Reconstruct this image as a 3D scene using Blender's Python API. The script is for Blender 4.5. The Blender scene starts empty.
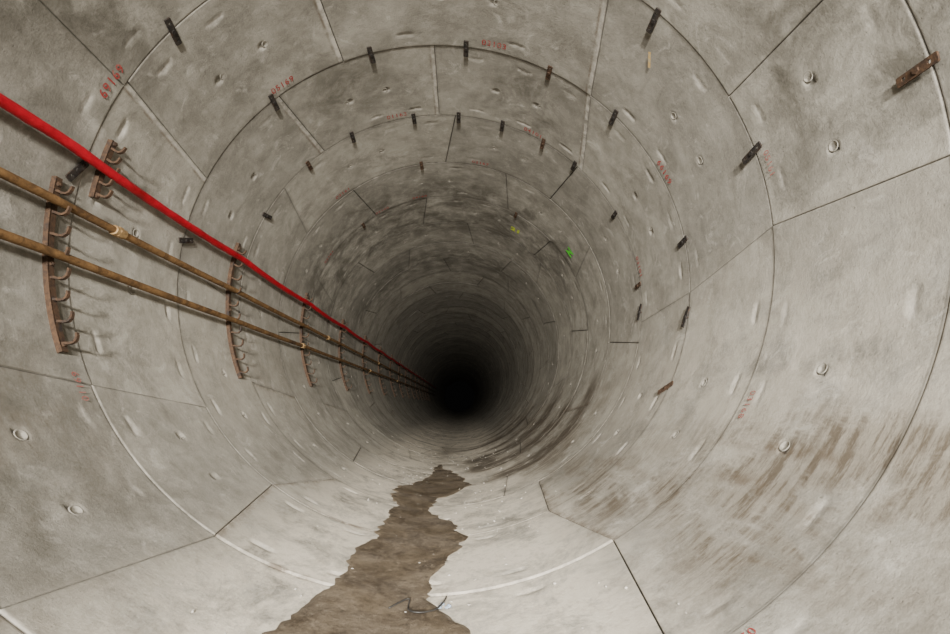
import bpy, bmesh, numpy as np, math, random
from mathutils import Vector, Matrix
rng=np.random.default_rng(7); random.seed(7)
R=2.75; Y0=1.9713; W=1.3192
scene=bpy.context.scene
col=scene.collection
D2R=math.pi/180

# ---------------------------------------------------------------- camera
cd=bpy.data.cameras.new("camera"); cam=bpy.data.objects.new("camera",cd); col.objects.link(cam)
cd.sensor_width=36; cd.lens=443.1758*36/950; cd.clip_start=0.05; cd.clip_end=300
pitch,yaw=0.1948,0.0319
cam.location=(0.2464,0,-1.491)
cam.rotation_euler=(math.pi/2+pitch,0,-yaw)
scene.camera=cam

# ---------------------------------------------------------------- node helpers
class NT:
    def __init__(s,name):
        s.m=bpy.data.materials.new(name); s.m.use_nodes=True
        s.t=s.m.node_tree; s.n=s.t.nodes; s.b=s.n["Principled BSDF"]
    def link(s,a,b): s.t.links.new(a,b)
    def _in(s,sock,v):
        if isinstance(v,bpy.types.NodeSocket): s.link(v,sock)
        elif v is not None: sock.default_value=v
    def noise(s,vec,scale,detail=5,rough=.6,dist=0):
        n=s.n.new("ShaderNodeTexNoise"); s._in(n.inputs["Vector"],vec)
        n.inputs["Scale"].default_value=scale; n.inputs["Detail"].default_value=detail
        n.inputs["Roughness"].default_value=rough; n.inputs["Distortion"].default_value=dist
        return n.outputs["Fac"]
    def mapr(s,v,a,b,c=0,d=1):
        n=s.n.new("ShaderNodeMapRange"); s._in(n.inputs[0],v)
        for i,x in enumerate((a,b,c,d)): n.inputs[i+1].default_value=x
        return n.outputs[0]
    def math(s,op,a,b=None):
        n=s.n.new("ShaderNodeMath"); n.operation=op; s._in(n.inputs[0],a)
        if b is not None: s._in(n.inputs[1],b)
        return n.outputs[0]
    def mix(s,f,a,b,mode='MIX'):
        n=s.n.new("ShaderNodeMix"); n.data_type='RGBA'; n.blend_type=mode
        s._in(n.inputs[0],f)
        for i,x in ((6,a),(7,b)):
            if isinstance(x,tuple) and len(x)==3: x=x+(1,)
            s._in(n.inputs[i],x)
        return n.outputs[2]
    def mapping(s,vec,scale,loc=(0,0,0)):
        n=s.n.new("ShaderNodeMapping"); s.link(vec,n.inputs[0]); n.inputs["Scale"].default_value=scale
        n.inputs["Location"].default_value=loc
        return n.outputs[0]
    def coord(s,which="Object"):
        return s.n.new("ShaderNodeTexCoord").outputs[which]
    def attr(s,name):
        n=s.n.new("ShaderNodeAttribute"); n.attribute_name=name
        sp=s.n.new("ShaderNodeSeparateColor"); s.link(n.outputs["Color"],sp.inputs[0])
        return sp.outputs[0],sp.outputs[1],sp.outputs[2],n.outputs["Alpha"]
    def bump(s,h,strength=.5,dist=.01,prev=None):
        n=s.n.new("ShaderNodeBump"); n.inputs["Strength"].default_value=strength
        n.inputs["Distance"].default_value=dist; s.link(h,n.inputs["Height"])
        if prev: s.link(prev,n.inputs["Normal"])
        s.link(n.outputs[0],s.b.inputs["Normal"]); return n.outputs[0]
    def col(s,c):
        s._in(s.b.inputs["Base Color"],c if not isinstance(c,tuple) else c+(1,))
    def rough(s,r): s._in(s.b.inputs["Roughness"],r)

# concrete ---------------------------------------------------------
def concrete():
    k=NT("precast_concrete"); ob=k.coord(); uv=k.coord("UV")
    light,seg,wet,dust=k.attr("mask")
    dirt,seep,brown,joint=k.attr("mask2")
    big=k.mapr(k.noise(ob,.8,7,.64,.3),.38,.62)
    base=k.mix(big,(.222,.208,.172),(.42,.398,.34))
    mott=k.mapr(k.noise(ob,3.0,9,.72,.5),.38,.64)
    base=k.mix(.55,base,k.mix(mott,(.175,.163,.134),(.46,.437,.38)))
    sg=k.mapr(seg,0,1,.68,1.20)
    cmb=k.n.new("ShaderNodeCombineColor"); 
    for i in range(3): k.link(sg,cmb.inputs[i])
    base=k.mix(1.0,base,cmb.outputs[0],'MULTIPLY')
    st=k.mapr(k.noise(k.mapping(uv,(2.2,5,1)),1.0,8,.74,.2),.48,.66)
    base=k.mix(k.math('MULTIPLY',st,.22),base,(.56,.53,.47))
    gr=k.mapr(k.noise(k.mapping(uv,(1.3,2.0,1),(8,2,0)),1.0,9,.76,.4),.51,.63)
    base=k.mix(k.math('MULTIPLY',gr,.60),base,(.128,.116,.093))
    st2=k.mapr(k.noise(k.mapping(uv,(6,1.1,1),(3,9,0)),1.0,7,.70,.3),.57,.70)
    base=k.mix(k.math('MULTIPLY',st2,.36),base,(.150,.136,.110))
    lb=k.mapr(k.noise(ob,4.2,8,.72,.8),.57,.68)
    base=k.mix(k.math('MULTIPLY',lb,.48),base,(.60,.572,.515))
    sp=k.mapr(k.noise(ob,75,4,.75),.3,.75,-.0,1)
    base=k.mix(k.math('MULTIPLY',sp,.18),base,(.62,.59,.54))
    dk=k.mapr(k.noise(ob,16,7,.76,.8),.59,.72)
    base=k.mix(k.math('MULTIPLY',dk,.48),base,(.112,.101,.081))
    pit=k.mapr(k.noise(ob,48,3,.6,0),.67,.73)
    base=k.mix(k.math('MULTIPLY',pit,.5),base,(.09,.08,.065))
    dn=k.mapr(k.noise(ob,2.2,8,.70,.4),.36,.60)
    base=k.mix(k.math('MULTIPLY',k.math('MULTIPLY',dirt,dn),.82),base,(.088,.080,.063))
    du=k.math('MULTIPLY',dust,k.mapr(k.noise(ob,2.2,9,.76,.3),.37,.54))
    base=k.mix(k.math('MULTIPLY',du,.92),base,(.79,.725,.61))
    base=k.mix(k.math('MULTIPLY',du,k.mapr(k.noise(ob,14,9,.82),.50,.64,0,.5)),base,(.37,.32,.25))
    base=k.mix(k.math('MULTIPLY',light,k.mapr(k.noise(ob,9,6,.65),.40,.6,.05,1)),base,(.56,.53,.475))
    # wet run marks
    wn=k.mapr(k.noise(k.mapping(uv,(2.0,13,1),(1.3,0,0)),1.0,9,.76,.10),.46,.56)
    wl=k.mapr(k.noise(k.mapping(uv,(2.4,1.1,1),(5.3,1,0)),1.0,8,.72,.3),.43,.56)
    wf=k.math('MULTIPLY',k.math('MULTIPLY',wn,wl),wet)
    sn=k.math('MULTIPLY',seep,k.mapr(k.noise(k.mapping(uv,(1.8,4.0,1),(2,0,0)),1.0,8,.74,.2),.38,.50))
    base=k.mix(k.math('MULTIPLY',k.math('MULTIPLY',wl,wet),.50),base,(.25,.218,.17))
    base=k.mix(k.math('MULTIPLY',wf,.80),base,(.105,.080,.055))
    base=k.mix(k.math('MULTIPLY',sn,.80),base,(.080,.062,.043))
    wf=k.math('MAXIMUM',wf,sn)
    bn=k.math('MULTIPLY',brown,k.mapr(k.noise(ob,6,8,.75),.42,.56))
    base=k.mix(k.math('MULTIPLY',bn,.80),base,(.12,.085,.055))
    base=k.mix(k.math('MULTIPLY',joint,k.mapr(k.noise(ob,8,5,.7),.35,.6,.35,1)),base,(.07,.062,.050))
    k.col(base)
    k.rough(k.math('SUBTRACT',.90,k.math('MULTIPLY',wf,.35)))
    b1=k.bump(k.noise(ob,38,8,.78),.5,.011)
    b2=k.bump(k.math('MULTIPLY',pit,-1.0),.5,.006,b1)
    k.bump(k.noise(k.mapping(uv,(4.0,7,1)),1.0,8,.70,.1),.18,.011,b2)
    k.b.inputs["Specular IOR Level"].default_value=.25
    return k.m
M_con=concrete()

def simple(name,c1,c2,scale=20,rough=.6,metal=0,bump=.3,bd=.003,spec=.5,c3=None):
    k=NT(name); ob=k.coord()
    n=k.mapr(k.noise(ob,scale,7,.7,.5),.38,.64)
    c=k.mix(n,c1,c2)
    if c3: c=k.mix(k.mapr(k.noise(ob,scale*.35,4,.6),.55,.68),c,c3)
    k.col(c); k.rough(rough); k.b.inputs["Metallic"].default_value=metal
    k.b.inputs["Specular IOR Level"].default_value=spec
    if bump: k.bump(k.noise(ob,scale*2,6,.7),bump,bd)
    return k.m
M_gap=simple("joint_shadow_gap_gasket",(.03,.026,.022),(.09,.08,.065),9)
M_rust=simple("rusty_steel",(.042,.024,.015),(.105,.058,.030),30,.8,.2,.6,.004,c3=(.03,.022,.018))
M_plate=simple("dark_plate_steel",(.022,.020,.019),(.06,.05,.042),30,.65,.5,.4,.002,c3=(.09,.05,.028))
M_pipe=simple("rusty_pipe_steel",(.095,.052,.022),(.24,.135,.055),9,.8,.1,.5,.004,spec=.25,c3=(.065,.036,.018))
M_brass=simple("coupling_steel",(.28,.17,.07),(.40,.27,.13),25,.6,.3,.4,.002)
M_red=simple("red_plastic_wrap",(.34,.001,.012),(.50,.003,.018),6,.5,0,.6,.008,spec=.35,c3=(.22,.001,.006))
M_redpaint=simple("red_stencil_paint",(.32,.030,.032),(.34,.10,.085),45,.85,0,0,spec=.1,c3=(.34,.23,.19))
M_redfade=simple("faded_red_stencil_paint",(.33,.07,.06),(.36,.19,.16),30,.85,0,0,spec=.1)
M_green=simple("green_spray_paint",(.06,.60,.02),(.12,.75,.05),28,.8,0,0)
M_ygreen=simple("yellow_green_spray_paint",(.50,.62,.04),(.60,.70,.08),28,.8,0,0)
M_yel=simple("ochre_chalk",(.55,.36,.12),(.45,.38,.25),28,.8,0,0)
M_plug=simple("mortar_plug",(.22,.205,.17),(.34,.32,.28),30,.9,0,.4,.002,spec=.2)
M_pale=simple("concrete_crumbs",(.30,.28,.24),(.60,.57,.52),30,.9,0,.4,.002,spec=.2)
M_blue=simple("blue_grey_plastic",(.25,.32,.42),(.35,.42,.5),30,.5,0,0)
M_wire=simple("black_cable",(.02,.02,.02),(.05,.045,.04),30,.5,0,0)

# mud / water
def mud():
    k=NT("wet_mud"); ob=k.coord()
    n=k.mapr(k.noise(ob,3.0,9,.78,.6),.40,.60)
    c=k.mix(n,(.080,.060,.040),(.20,.158,.110))
    c=k.mix(k.mapr(k.noise(ob,20,8,.8),.52,.66,0,.55),c,(.34,.28,.21))
    c=k.mix(k.mapr(k.noise(ob,11,8,.8,.5),.56,.66,0,.75),c,(.048,.037,.026))
    k.col(c); k.rough(k.mapr(k.noise(ob,2.6,5,.6),.4,.6,.30,.85))
    k.bump(k.noise(ob,18,9,.8),.9,.018); return k.m
M_mud=mud()

# ---------------------------------------------------------------- tunnel lining
cells={
 -1:[(359,355),(300,294),(238,235.7),(208,205),(151,157),(84,90),(30,22)],
  0:[(355,358.4),(294.2,298.5),(235.7,239.1),(205,209.5),(156,157),(90,93),(22,23.5)],
  1:[(358.4,353.9),(298.5,294),(239.1,235),(209.5,213.5),(156,159.5),(115.7,115),(55,50)],
  2:[(353.9,352),(294,297),(235,241),(180,184),(133,129.5),(92,92),(50,43)],
}
strips={(1,4),(1,5),(1,6),(2,4),(2,5),(2,6),(0,5)}
KEND=62
def cell_joints(k):
    if k in cells: L=cells[k]
    else:
        rot=(k*37)%60; s=1 if k%2 else -1
        base=[356,297,238,209,157,97,38]
        L=[((b+rot)-2*s,(b+rot)+2*s) for b in base]
    return L
Vs=[];Fs=[];UVs=[];M1=[];M2=[];plugs=[]
vcount=0
def g(x,c,s): return np.exp(-((x-c)/s)**2)
def sst(x,a,b):
    t=np.clip((x-a)/(b-a),0,1); return t*t*(3-2*t)
for k in range(-6,KEND):
    L=cell_joints(k); n=len(L)
    ya=Y0+k*W; yb=ya+W
    res=.022 if -1<=k<=2 else (.035 if k<=7 and k>=-1 else .12)
    ringtone=rng.uniform(-.28,.28)
    for i in range(n):
        hi=L[i]; lo=L[(i+1)%n]
        a0,a1=lo; b0,b1=hi
        if b0-a0<=0: a0-=360;a1-=360
        arc=(b0-a0)*D2R*R
        gap=.0035 if k<3 else .006
        ns=max(4,int(arc/res)); nt=max(3,int(W/res))
        es=np.array([0,0,.005,.016]); 
        s_in=np.linspace(.035,arc-.035,ns); ss=np.concatenate([es,s_in,arc-es[::-1]])
        t_in=np.linspace(.035,W-.035,nt); tt=np.concatenate([es,t_in,W-es[::-1]])
        S,T=np.meshgrid(ss,tt,indexing='ij')
        wall=np.zeros_like(S); wall[0,:]=1;wall[-1,:]=1;wall[:,0]=1;wall[:,-1]=1
        lip=np.zeros_like(S); lip[1,:]=1;lip[-2,:]=1;lip[:,1]=1;lip[:,-2]=1
        tn=T/W; al=a0+(a1-a0)*tn; bl=b0+(b1-b0)*tn
        gp=gap/R/D2R
        th=al+gp+(bl-al-2*gp)*(S/arc)
        y=ya+gap+(W-2*gap)*tn
        sc=1 if k<2 else .4
        off=rng.uniform(-.006,.006)*sc; tl=rng.uniform(-.005,.005)*sc
        r=R+off+tl*(tn-.5)*2
        r=r+wall*.055+lip*.003*sc
        light=np.zeros_like(S); dline=np.zeros_like(S)
        if res<.1:
            cs=np.arange(.33,arc-.2,.62)+(rng.uniform(-.05,.05))
            for c in cs:
                for e,sg in ((.17,1),(W-.17,-1)):
                    if rng.uniform()<(.5 if k<1 else .3): continue
                    u=(S-c)/.10; v=(T-e)/.038
                    vv=sg*v
                    q=u*u+np.where(vv<0,(vv/.55)**2,vv*vv)
                    d=sst(q,1.15,.6)*(.4+.6*np.clip(.5+.5*vv,0,1))
                    r=r+d*(.010 if k<1 else .016)*(rng.uniform(.3,1))
                    light=np.maximum(light,sst(q,1.35,.85)*rng.uniform(.1,.6 if k<1 else .9))
            if arc>1.0:
                for dc in (-.27,.27):
                    c=arc/2+dc; q=np.hypot(S-c,T-W/2)
                    r=r+sst(q,.042,.03)*.02
                    light=np.maximum(light,sst(q,.09,.05)*.2)
                    plugs.append(((a0+a1)/2+(b0-a0)*(c/arc),ya+W/2,R+off))
            if (k,(i+1)%n) in strips:
                wst=.045
                light=np.maximum(light,sst(S,wst+.012,wst-.01)*rng.uniform(.5,.9))
                dline=np.maximum(dline,g(S,wst+.012,.010)*.9)
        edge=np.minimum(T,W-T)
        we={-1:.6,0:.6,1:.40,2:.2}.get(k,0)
        light=np.maximum(light,sst(edge,.016,.0)*we)  # pale chips plus the lit edge of near ring joints, painted as lighter colour
        joint=np.clip(wall+lip*.5,0,1)
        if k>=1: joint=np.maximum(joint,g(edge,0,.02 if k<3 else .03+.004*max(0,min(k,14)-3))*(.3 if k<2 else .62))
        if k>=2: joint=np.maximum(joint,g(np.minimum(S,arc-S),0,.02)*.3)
        if k<=0: 
            joint[:,:3]*=.4; joint[:,-3:]*=.4
        thm=th%360
        rad=th*D2R
        x=r*np.cos(rad); z=r*np.sin(rad)
        idx=vcount+np.arange(S.size).reshape(S.shape)
        Vs.append(np.stack([x,y,z],-1).reshape(-1,3))
        f=np.stack([idx[:-1,:-1],idx[:-1,1:],idx[1:,1:],idx[1:,:-1]],-1).reshape(-1,4)
        Fs.append(f)
        UVs.append(np.stack([rad*R,y],-1).reshape(-1,2))
        seg=np.full_like(S,np.clip(.5+(rng.uniform(-.35,.35) if k<3 else rng.uniform(-.25,.25)+ringtone),0,1))
        wet=np.zeros_like(S)
        wet+=1.5*g(thm,312,10)*g(y,2.6,.9)+1.3*g(thm,321,5)*g(y,2.2,.8)
        wet+=1.2*g(thm,306,11)*g(y,4.6,1.3)
        wet+=1.0*g(thm,312,20)*sst(y,5.5,7)*sst(y,20,13)
        wet+=.4*g(thm,215,14)*g(y,2.4,1.0)
        wet=np.clip(wet,0,1)
        jd=np.abs(((y-Y0)/W+.5)%1-.5)*W
        seep=sst(jd,.30,.03)*g(thm,304,20)*sst(y,6.4,7.2)*sst(y,19,12)*1.3
        seep+=1.4*g(y,7.55,.20)*sst(thm,282,292)*sst(thm,345,328)
        seep+=1.4*g(y,8.75,.30)*sst(thm,276,286)*sst(thm,335,315)
        seep+=1.3*g(y,10.2,.35)*sst(thm,272,284)*sst(thm,345,320)
        seep+=.9*g(y,12.8,.5)*sst(thm,272,284)*sst(thm,330,310)
        seep+=1.1*g(thm,286,9)*g(y,9.3,.9)
        seep+=.7*g(thm,268,7)*g(y,12.5,2.2)
        seep=np.clip(seep,0,1)
        brown=np.zeros_like(S)
        brown+=g(y,Y0+2*W,.035)*sst(thm,240,246)*sst(thm,259,254)
        brown+=g(y,Y0+W,.03)*sst(thm,246,249)*sst(thm,256,252)
        brown+=.8*g(S,0,.05)*(rng.uniform()<.25)*sst(thm,180,200)*sst(thm,350,330)
        brown+=dline+.5*g(thm,246,8)*g(y,1.9,.5)
        brown+=.85*g(thm,320.5,.9)*g(y,2.55,.5)+.8*g(thm,315,1.0)*g(y,2.8,.4)+.6*g(thm,311,.8)*g(y,4.4,.6)
        brown=np.clip(brown,0,1)
        dust=np.clip(sst(thm,232,252)*sst(thm,306,286),0,1)*sst(y,60,8)+.35*g(thm,332,22)*sst(y,9,4)+.25*g(thm,200,20)*sst(y,10,5)*sst(y,3.5,5)
        dust=np.clip(dust,0,1)
        dirt=1.2*g(y,9.1,1.3)*sst(thm,5,45)*sst(thm,195,150)+1.3*g(thm,16,15)*g(y,2.3,.7)+.9*g(thm,150,18)*g(y,2.6,.9)+1.1*g(thm,66,13)*g(y,5.3,.55)+.7*g(y,12.5,1.)*sst(thm,10,60)*sst(thm,190,150)
        dirt+=.8*g(thm,205,20)*g(y,2.2,1.)+.7*g(thm,312,20)*g(y,1.6,.5)+.8*g(y,5.0,.5)*g(thm,118,14)
        dirt+=.8*g(y,3.0,.5)*g(thm,62,20)+.5*g(thm,235,14)*g(y,2.6,.9)
        dirt=np.clip(dirt+.24,0,1)
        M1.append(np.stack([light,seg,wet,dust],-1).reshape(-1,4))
        M2.append(np.stack([dirt,seep,brown,joint],-1).reshape(-1,4))
        vcount+=S.size
def np_mesh(name,V,F,smooth=True):
    me=bpy.data.meshes.new(name); V=np.asarray(V,dtype=np.float32);F=np.asarray(F,dtype=np.int32)
    me.vertices.add(len(V)); me.vertices.foreach_set("co",V.ravel())
    me.loops.add(F.size); me.loops.foreach_set("vertex_index",F.ravel())
    me.polygons.add(len(F)); me.polygons.foreach_set("loop_start",np.arange(0,F.size,4,dtype=np.int32))
    me.update(calc_edges=True)
    me.polygons.foreach_set("use_smooth",np.full(len(F),smooth))
    me.validate(); return me
V=np.concatenate(Vs);F=np.concatenate(Fs);UV=np.concatenate(UVs)
me=np_mesh("tunnel_lining",V,F)
uvl=me.uv_layers.new(name="UVMap"); uvl.data.foreach_set("uv",UV[F.ravel()].astype(np.float32).ravel())
for nm,A in (("mask",M1),("mask2",M2)):
    at=me.attributes.new(nm,'FLOAT_COLOR','POINT'); at.data.foreach_set("color",np.concatenate(A).astype(np.float32).ravel())
me.materials.append(M_con)
lining=bpy.data.objects.new("tunnel_lining",me); col.objects.link(lining)
n0=me.polygons[len(me.polygons)//2]
if n0.normal.dot(Vector((n0.center.x,0,n0.center.z)))>0: me.flip_normals()

def obj(name,me,mats=None,parent=None):
    o=bpy.data.objects.new(name,me); col.objects.link(o)
    if mats:
        for m in mats: me.materials.append(m)
    if parent: o.parent=parent
    return o
th=np.linspace(0,2*np.pi,97)[:-1]; ys=np.linspace(Y0-6*W,Y0+KEND*W,60)
A,B=np.meshgrid(th,ys,indexing='ij'); ii=np.arange(A.size).reshape(A.shape)
ro=R+.05
V=np.stack([ro*np.cos(A),B,ro*np.sin(A)],-1).reshape(-1,3); i2=np.roll(ii,-1,0)
F=np.stack([ii[:,:-1],ii[:,1:],i2[:,1:],i2[:,:-1]],-1).reshape(-1,4)
obj("joint_gasket",np_mesh("joint_gasket",V,F),[M_gap],lining)

# ---------------------------------------------------------------- helpers
def P(thd,r,y):
    a=thd*D2R; return Vector((r*math.cos(a),y,r*math.sin(a)))
def sweep(paths,w,h,up=Vector((0,1,0)),taper=1.0):
    V=[];F=[]
    for pts in paths:
        b=len(V);n=len(pts)
        for i,p in enumerate(pts):
            t=(pts[min(i+1,n-1)]-pts[max(i-1,0)]).normalized()
            s=t.cross(up).normalized(); u=up
            kx=1+(taper-1)*i/(n-1)
            for a,c in ((-1,-1),(1,-1),(1,1),(-1,1)):
                V.append(p+u*(a*w/2*kx)+s*(c*h/2*kx))
        for i in range(n-1):
            for j in range(4):
                F.append((b+i*4+j,b+i*4+(j+1)%4,b+i*4+4+(j+1)%4,b+i*4+4+j))
        F.append((b+3,b+2,b+1,b)); e=b+(n-1)*4; F.append((e,e+1,e+2,e+3))
    return V,F
def tube(pts,rad,seg=16,wr=0):
    V=[];F=[];n=len(pts)
    for i,p in enumerate(pts):
        t=(pts[min(i+1,n-1)]-pts[max(i-1,0)]).normalized()
        s=t.cross(Vector((0,0,1)))
        if s.length<.1: s=t.cross(Vector((1,0,0)))
        s.normalize(); u=s.cross(t)
        rr=rad(i) if callable(rad) else rad
        for j in range(seg):
            a=2*math.pi*j/seg; q=rr*(1+wr*random.uniform(-1,1))
            V.append(p+s*(q*math.cos(a))+u*(q*math.sin(a)))
    for i in range(n-1):
        for j in range(seg):
            F.append((i*seg+j,i*seg+(j+1)%seg,(i+1)*seg+(j+1)%seg,(i+1)*seg+j))
    F.append(tuple(range(seg))[::-1]); F.append(tuple(range((n-1)*seg,n*seg)))
    return V,F
def pymesh(name,V,F,smooth=False):
    me=bpy.data.meshes.new(name); me.from_pydata([tuple(v) for v in V],[],F); me.update()
    if smooth:
        for p in me.polygons: p.use_smooth=len(p.vertices)==4
    return me
def merge(parts):
    V=[];F=[]
    for v,f in parts:
        b=len(V); V+=list(v); F+=[tuple(i+b for i in q) for q in f]
    return V,F

# ---------------------------------------------------------------- cable racks
def rack(y,t0,t1,nh,tilt=0):
    root=bpy.data.objects.new("cable_rack",None); col.objects.link(root)
    N=26; rb=R-.035
    pts=[P(t0+(t1-t0)*i/N,rb,y+tilt*(i/N-.5)) for i in range(N+1)]
    V,F=sweep([pts],.050,.014)
    pts2=[P(t0+(t1-t0)*i/N,rb+.018,y+tilt*(i/N-.5)-.022) for i in range(N+1)]
    V2,F2=sweep([pts2],.010,.05)
    obj("bar",pymesh("rack_bar",*merge([(V,F),(V2,F2)])),[M_rust],root)
    hp=[]
    for j in range(nh):
        fj=(j+.6)/nh
        tc=t0+(t1-t0)*fj; yy=y+tilt*(fj-.5)
        path=[]; q=random.uniform(.75,1.05)
        for n_,t_ in ((-.01,.0),(.03,-.012),(.06,-.026),(.088,-.030),(.112,-.015),(.124,.012),(.128,.038)):
            r_=rb-n_*q; path.append(P(tc-t_*q/r_/D2R,r_,yy))
        hp.append(path)
    V,F=sweep(hp,.030,.018,taper=.75)
    obj("hooks",pymesh("rack_hooks",V,F),[M_rust],root)
    bp=[]
    for fj in (.04,.5,.96):
        tc=t0+(t1-t0)*fj; yy=y+tilt*(fj-.5)
        bp.append(tube([P(tc,R+.01,yy),P(tc,rb-.03,yy)],.010,8))
        bp.append(tube([P(tc,rb-.006,yy),P(tc,rb-.022,yy)],.018,6))
    obj("anchor_bolts",pymesh("rack_bolts",*merge(bp)),[M_rust],root)
    return root
rack(3.42,166.2,177,5)
rack(3.10,177,204.8,8,.02)
for i in range(14):
    rack(5.60+i*2*W,167.8,205.5,10); 
rack(3.10-2*W-.1,167.8,205.5,10)

# ---------------------------------------------------------------- pipes on the racks
def line(table,r,step=.1,sag=.02,y0=-5,y1=52):
    ys=np.arange(y0,y1,step); ky=[a for a,b in table]; kt=[b for a,b in table]
    out=[]
    for y in ys:
        t=np.interp(y,ky,kt); ph=((y-5.6)/(2*W))%1
        p=P(t,r,y); p.z-=sag*4*ph*(1-ph); out.append(p)
    return out
pr=line([(-5,172),(60,172)],R-.125,sag=.03)
red=obj("red_hose",pymesh("red_hose",*tube(pr,lambda i:.038*(1+.06*math.sin(i*1.3)*math.sin(i*.37)),18,.05),True),[M_red])
def steelpipe(tdeg,r,cpl):
    pts=line([(-5,tdeg),(60,tdeg)],r,sag=.008)
    root=bpy.data.objects.new("steel_pipe",None); col.objects.link(root)
    obj("pipe",pymesh("pipe",*tube(pts,.031,16),True),[M_pipe],root)
    parts=[]
    for yc in cpl:
        i=min(range(len(pts)),key=lambda j:abs(pts[j].y-yc))
        a,b=pts[i],pts[i+1]; d=(b-a).normalized()
        parts.append(tube([a-d*.06,a-d*.055,a+d*.055,a+d*.06],lambda j:(.035,.042,.042,.035)[j],14))
        parts.append(tube([a-d*.02,a+d*.02],.048,6))
    obj("couplings",pymesh("couplings",*merge(parts)),[M_brass],root)
steelpipe(181.5,R-.12,[3.55,9.6,15.6,21.6])
steelpipe(190.0,R-.12,[8.0,14.,20.])

# ---------------------------------------------------------------- fixing plates
def plate_mesh():
    cu=bpy.data.curves.new("plate",'CURVE'); cu.dimensions='2D'; cu.fill_mode='BOTH'; cu.extrude=.004; cu.bevel_depth=.0012
    def poly(pts):
        s=cu.splines.new('POLY'); s.points.add(len(pts)-1)
        for p,q in zip(s.points,pts): p.co=(q[0],q[1],0,1)
        s.use_cyclic_u=True
    L,Wd=.115,.028
    poly([(-L,-Wd+.006),(-L+.006,-Wd),(L-.006,-Wd),(L,-Wd+.006),(L,Wd-.006),(L-.006,Wd),(-L+.006,Wd),(-L,Wd-.006)])
    for c in (-.07,.075):
        poly([(c+.012*math.cos(a*math.pi/8),.012*math.sin(a*math.pi/8)) for a in range(16)])
    o=bpy.data.objects.new("tmp",cu); col.objects.link(o)
    dg=bpy.context.evaluated_depsgraph_get(); me=bpy.data.meshes.new_from_object(o.evaluated_get(dg))
    bpy.data.objects.remove(o); 
    b=tube([Vector((0.0,0,-.04)),Vector((0.0,0,.012))],.009,8)
    c=tube([Vector((0,0,.004)),Vector((0,0,.014))],.019,6)
    V=[v.co.copy() for v in me.vertices]; F=[tuple(p.vertices) for p in me.polygons]
    return pymesh("fixing_plate",*merge([(V,F),b,c]))
pm_d=plate_mesh(); pm_d.materials.append(M_plate)
pm_r=pm_d.copy(); pm_r.materials.clear(); pm_r.materials.append(M_rust)
def plate(thd,y,rot=0,rusty=False,sc=1):
    a=thd*D2R; n=Vector((-math.cos(a),0,-math.sin(a)))
    yax=Vector((0,1,0))
    o=bpy.data.objects.new("fixing_plate",pm_r if rusty else pm_d); col.objects.link(o)
    zc=n.cross(yax)
    M=Matrix(((yax.x,zc.x,n.x),(yax.y,zc.y,n.y),(yax.z,zc.z,n.z))).to_4x4()
    M=M@Matrix.Rotation(rot*D2R,4,'Z')@Matrix.Rotation(random.uniform(-4,4)*D2R,4,'Y')@Matrix.Scale(sc,4)
    M.translation=P(thd,R-.028,y); o.matrix_world=M
yA=Y0+W
for t,y,r_,ru in ((6,2.02,-4,True),(174.2,3.22,62,False),(44,yA+.05,3,False),(144,yA,-12,False),(12,yA,8,False),
  (175,yA+W,20,False),(135,yA+W,-5,False),(108,yA+W,2,False),(84,yA+W,0,False),(62,yA+W,0,True),(42,yA+W,4,False),(6,yA+W,5,False),(348,yA+W,70,False),(331,yA+W,30,True),
  (156,yA+2*W,10,False),(136,yA+2*W,0,True),(120,yA+2*W,-4,False),(100,yA+2*W,0,False),(86,yA+2*W,0,False),(72,yA+2*W,0,False),(58,yA+2*W,3,True),(46,yA+2*W,0,False),(26,yA+2*W,0,False),(3,yA+2*W,0,True),(355,yA+2*W,60,False),
  (60,yA+4*W,0,True),(100,yA+3*W,0,True),(130,yA+4*W,0,True)):
    plate(t,y,r_,ru)

# ---------------------------------------------------------------- grout plugs
parts=[]
prof=[(.040,-.004),(.036,.001),(.032,.001),(.026,-.012),(.001,-.014)]
for (t,y,r0) in plugs:
    a=t*D2R;n=Vector((-math.cos(a),0,-math.sin(a)));x=Vector((0,1,0));z=n.cross(x);c=P(t,r0,y)
    V=[];F=[];S=18
    for (pr_,h) in prof:
        for j in range(S):
            q=2*math.pi*j/S; V.append(c+n*h+x*(pr_*math.cos(q))+z*(pr_*math.sin(q)))
    for i in range(len(prof)-1):
        for j in range(S): F.append((i*S+j,i*S+(j+1)%S,(i+1)*S+(j+1)%S,(i+1)*S+j))
    parts.append((V,F))
V,F=merge(parts); obj("grout_hole_plugs",pymesh("grout_hole_plugs",V,F,True),[M_plug],lining)

# ---------------------------------------------------------------- stencilled ring numbers
def stencil(txt,thd,y,size=.080,mat=M_redpaint,rot=0,nm="ring_number_stencil",bold=0.001):
    cu=bpy.data.curves.new(nm,'FONT'); cu.body=txt; cu.size=size*1.35; cu.align_x='CENTER'; cu.align_y='CENTER'; cu.space_character=1.15
    cu.resolution_u=3; cu.offset=bold
    o=bpy.data.objects.new("tmp",cu); col.objects.link(o)
    dg=bpy.context.evaluated_depsgraph_get(); me=bpy.data.meshes.new_from_object(o.evaluated_get(dg)); bpy.data.objects.remove(o)
    c,s=math.cos(rot),math.sin(rot)
    for v in me.vertices:
        x,yy=v.co.x*c-v.co.y*s,v.co.x*s+v.co.y*c
        v.co=P(thd-x/R/D2R,R-.014,y-yy)
    me.materials.clear(); me.materials.append(mat)
    o=bpy.data.objects.new(nm,me); col.objects.link(o); return o
for t,th_,y in (("69169",158,3.18),("05169",131,4.49),("03103",77,4.49),("01163",105,5.81),("03161",131,7.12),("04169",103,8.44),
   ("02167",78,7.12),("66169",23,4.50),("03101",8,5.82),("04101",62,5.82),("02161",150,8.44),("02160",120,4.50+3*W)):
    stencil(t,th_,y)
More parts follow.
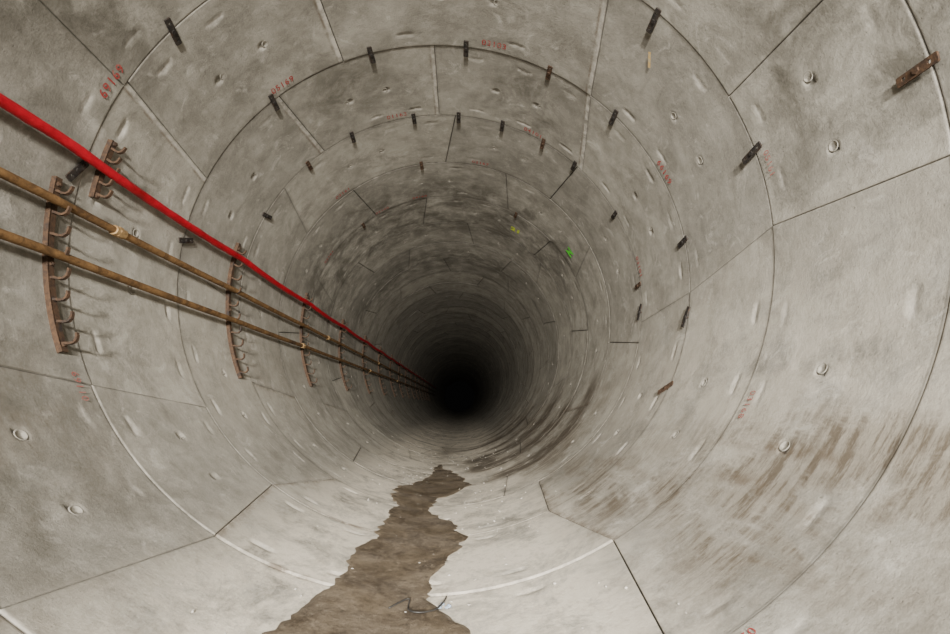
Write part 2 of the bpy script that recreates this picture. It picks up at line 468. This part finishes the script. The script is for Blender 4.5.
stencil("05161",8.5,3.17,.06,M_redfade,bold=0)
stencil("03168",327,3.17,.062,M_redfade,bold=0)
stencil("01169",210,3.17,.062,M_redfade,bold=0)
stencil("06101",52,3.16,.07)
stencil("02168",299,1.90,.045,bold=0)
stencil("21",58,9.3,.17,M_ygreen,0,"yellow_green_survey_mark",.014)
stencil("Z",31,8.15,.19,M_green,0,"green_survey_mark",.016)
stencil("I",41,3.7,.16,M_yel,.5,"ochre_survey_mark",.004)

# ---------------------------------------------------------------- puddle / mud strip on the invert
tab=[(.2,262,268),(1.0,254,277),(1.8,252.5,276),(2.4,253,275.3),(2.8,255.5,275),(3.1,256.5,273),(3.3,257,271.5),(3.6,257.5,271),(3.9,257.2,274),(4.3,258.2,276),(4.8,258,276.5),(5.2,258.5,274),(5.5,257.5,269),(5.9,258,267.5),(6.3,255.5,268.5),(6.8,256,274),(7.3,259,278),(7.9,262,277),(8.5,264,273),(9.2,264.5,269),(9.8,266.2,267)]
ys=np.arange(.2,9.8,.02); ty=[a[0] for a in tab]
Lw=np.interp(ys,ty,[a[1] for a in tab]); Rw=np.interp(ys,ty,[a[2] for a in tab])
def wob(y,seed):
    r=np.random.default_rng(seed); o=np.zeros_like(y)
    for step,amp in ((.9,.5),(.35,.7),(.15,.6),(.06,.35)):
        kn=np.arange(-1,12,step); kv=r.normal(0,1,len(kn)); kn=kn+r.uniform(-.3,.3,len(kn))*step
        o=o+amp*np.interp(y,kn,kv)
    return o
Lw=Lw+wob(ys,1); Rw=Rw+wob(ys,5); Rw=np.maximum(Rw,Lw+.3)
NS=24; V=[];
for y,a,b in zip(ys,Lw,Rw):
    for j in range(NS+1):
        s=j/NS; e=min(s,1-s)*(b-a)*D2R*R
        h=-.006+.016*min(1,e/.03)
        V.append(P(a+(b-a)*s,R-h,y))
V=np.array([tuple(v) for v in V]); ii=np.arange(len(V)).reshape(len(ys),NS+1)
F=np.stack([ii[:-1,:-1],ii[:-1,1:],ii[1:,1:],ii[1:,:-1]],-1).reshape(-1,4)
o=obj("mud_puddle",np_mesh("mud_puddle",V,F),[M_mud])
if o.data.polygons[1000].normal.z<0: o.data.flip_normals()

# litter
wp=[]
for i in range(60):
    q=i/59; x=-.30+.42*q+.05*math.sin(q*9); yv=3.05+.10*math.sin(q*7.5)+.03*q
    x=x*.8+.05; zz=-math.sqrt(max(0,(R-.018)**2-x*x)); wp.append(Vector((x,yv,zz+.015*abs(math.sin(q*8)))))
obj("loose_wire",pymesh("loose_wire",*tube(wp,.005,8),True),[M_wire])
def scraps(name,n,gen,mat,parent=None):
    bm=bmesh.new()
    for i in range(n):
        x,y,s=gen(i)
        z=-math.sqrt(R*R-x*x)+s*.35
        r_=bmesh.ops.create_icosphere(bm,subdivisions=1,radius=s)
        M=Matrix.Translation((x,y,z))@Matrix.Rotation(random.uniform(0,6),4,'Z')@Matrix.Diagonal((1,random.uniform(.5,1.3),random.uniform(.4,.8),1))
        for v in r_['verts']: v.co=M@(v.co*random.uniform(.8,1.2))
    me=bpy.data.meshes.new(name); bm.to_mesh(me); bm.free(); obj(name,me,[mat],parent)
scraps("concrete_rubble",320,lambda i:(random.gauss(.05,.6),random.uniform(2.2,12),random.uniform(.004,.015)),M_pale,lining)
scraps("plastic_scrap",5,lambda i:(.15+random.uniform(-.03,.03),3.12+random.uniform(-.04,.04),random.uniform(.012,.024)),M_blue,bpy.data.objects["mud_puddle"])

# ---------------------------------------------------------------- lights (work lamps behind the photographer, plus an added fill for the far rings)
def spot(name,loc,energy,size,color,tgt,cone,blend=1):
    l=bpy.data.lights.new(name,'SPOT'); l.energy=energy; l.shadow_soft_size=size; l.spot_size=cone*D2R; l.spot_blend=blend; l.color=color
    o=bpy.data.objects.new(name,l); col.objects.link(o); o.location=loc
    d=Vector(tgt)-Vector(loc); o.rotation_euler=d.to_track_quat('-Z','Y').to_euler()
spot("far_fill_lamp",(.1,-2.6,.1),2900,.25,(1,.97,.915),(.7,5,-1.2),78)
spot("far_fill_lamp",(.2,-7.5,.4),15000,.35,(1,.96,.89),(.2,14,-.5),52)
spot("far_fill_lamp",(.1,-14,.3),6500,.35,(1,.95,.87),(.1,14,-.4),30)  # added unseen fill that brightens the far rings
w=bpy.data.worlds.new("world"); scene.world=w; w.use_nodes=True
w.node_tree.nodes["Background"].inputs[0].default_value=(.02,.02,.02,1); w.node_tree.nodes["Background"].inputs[1].default_value=.1
print("verts",vcount)
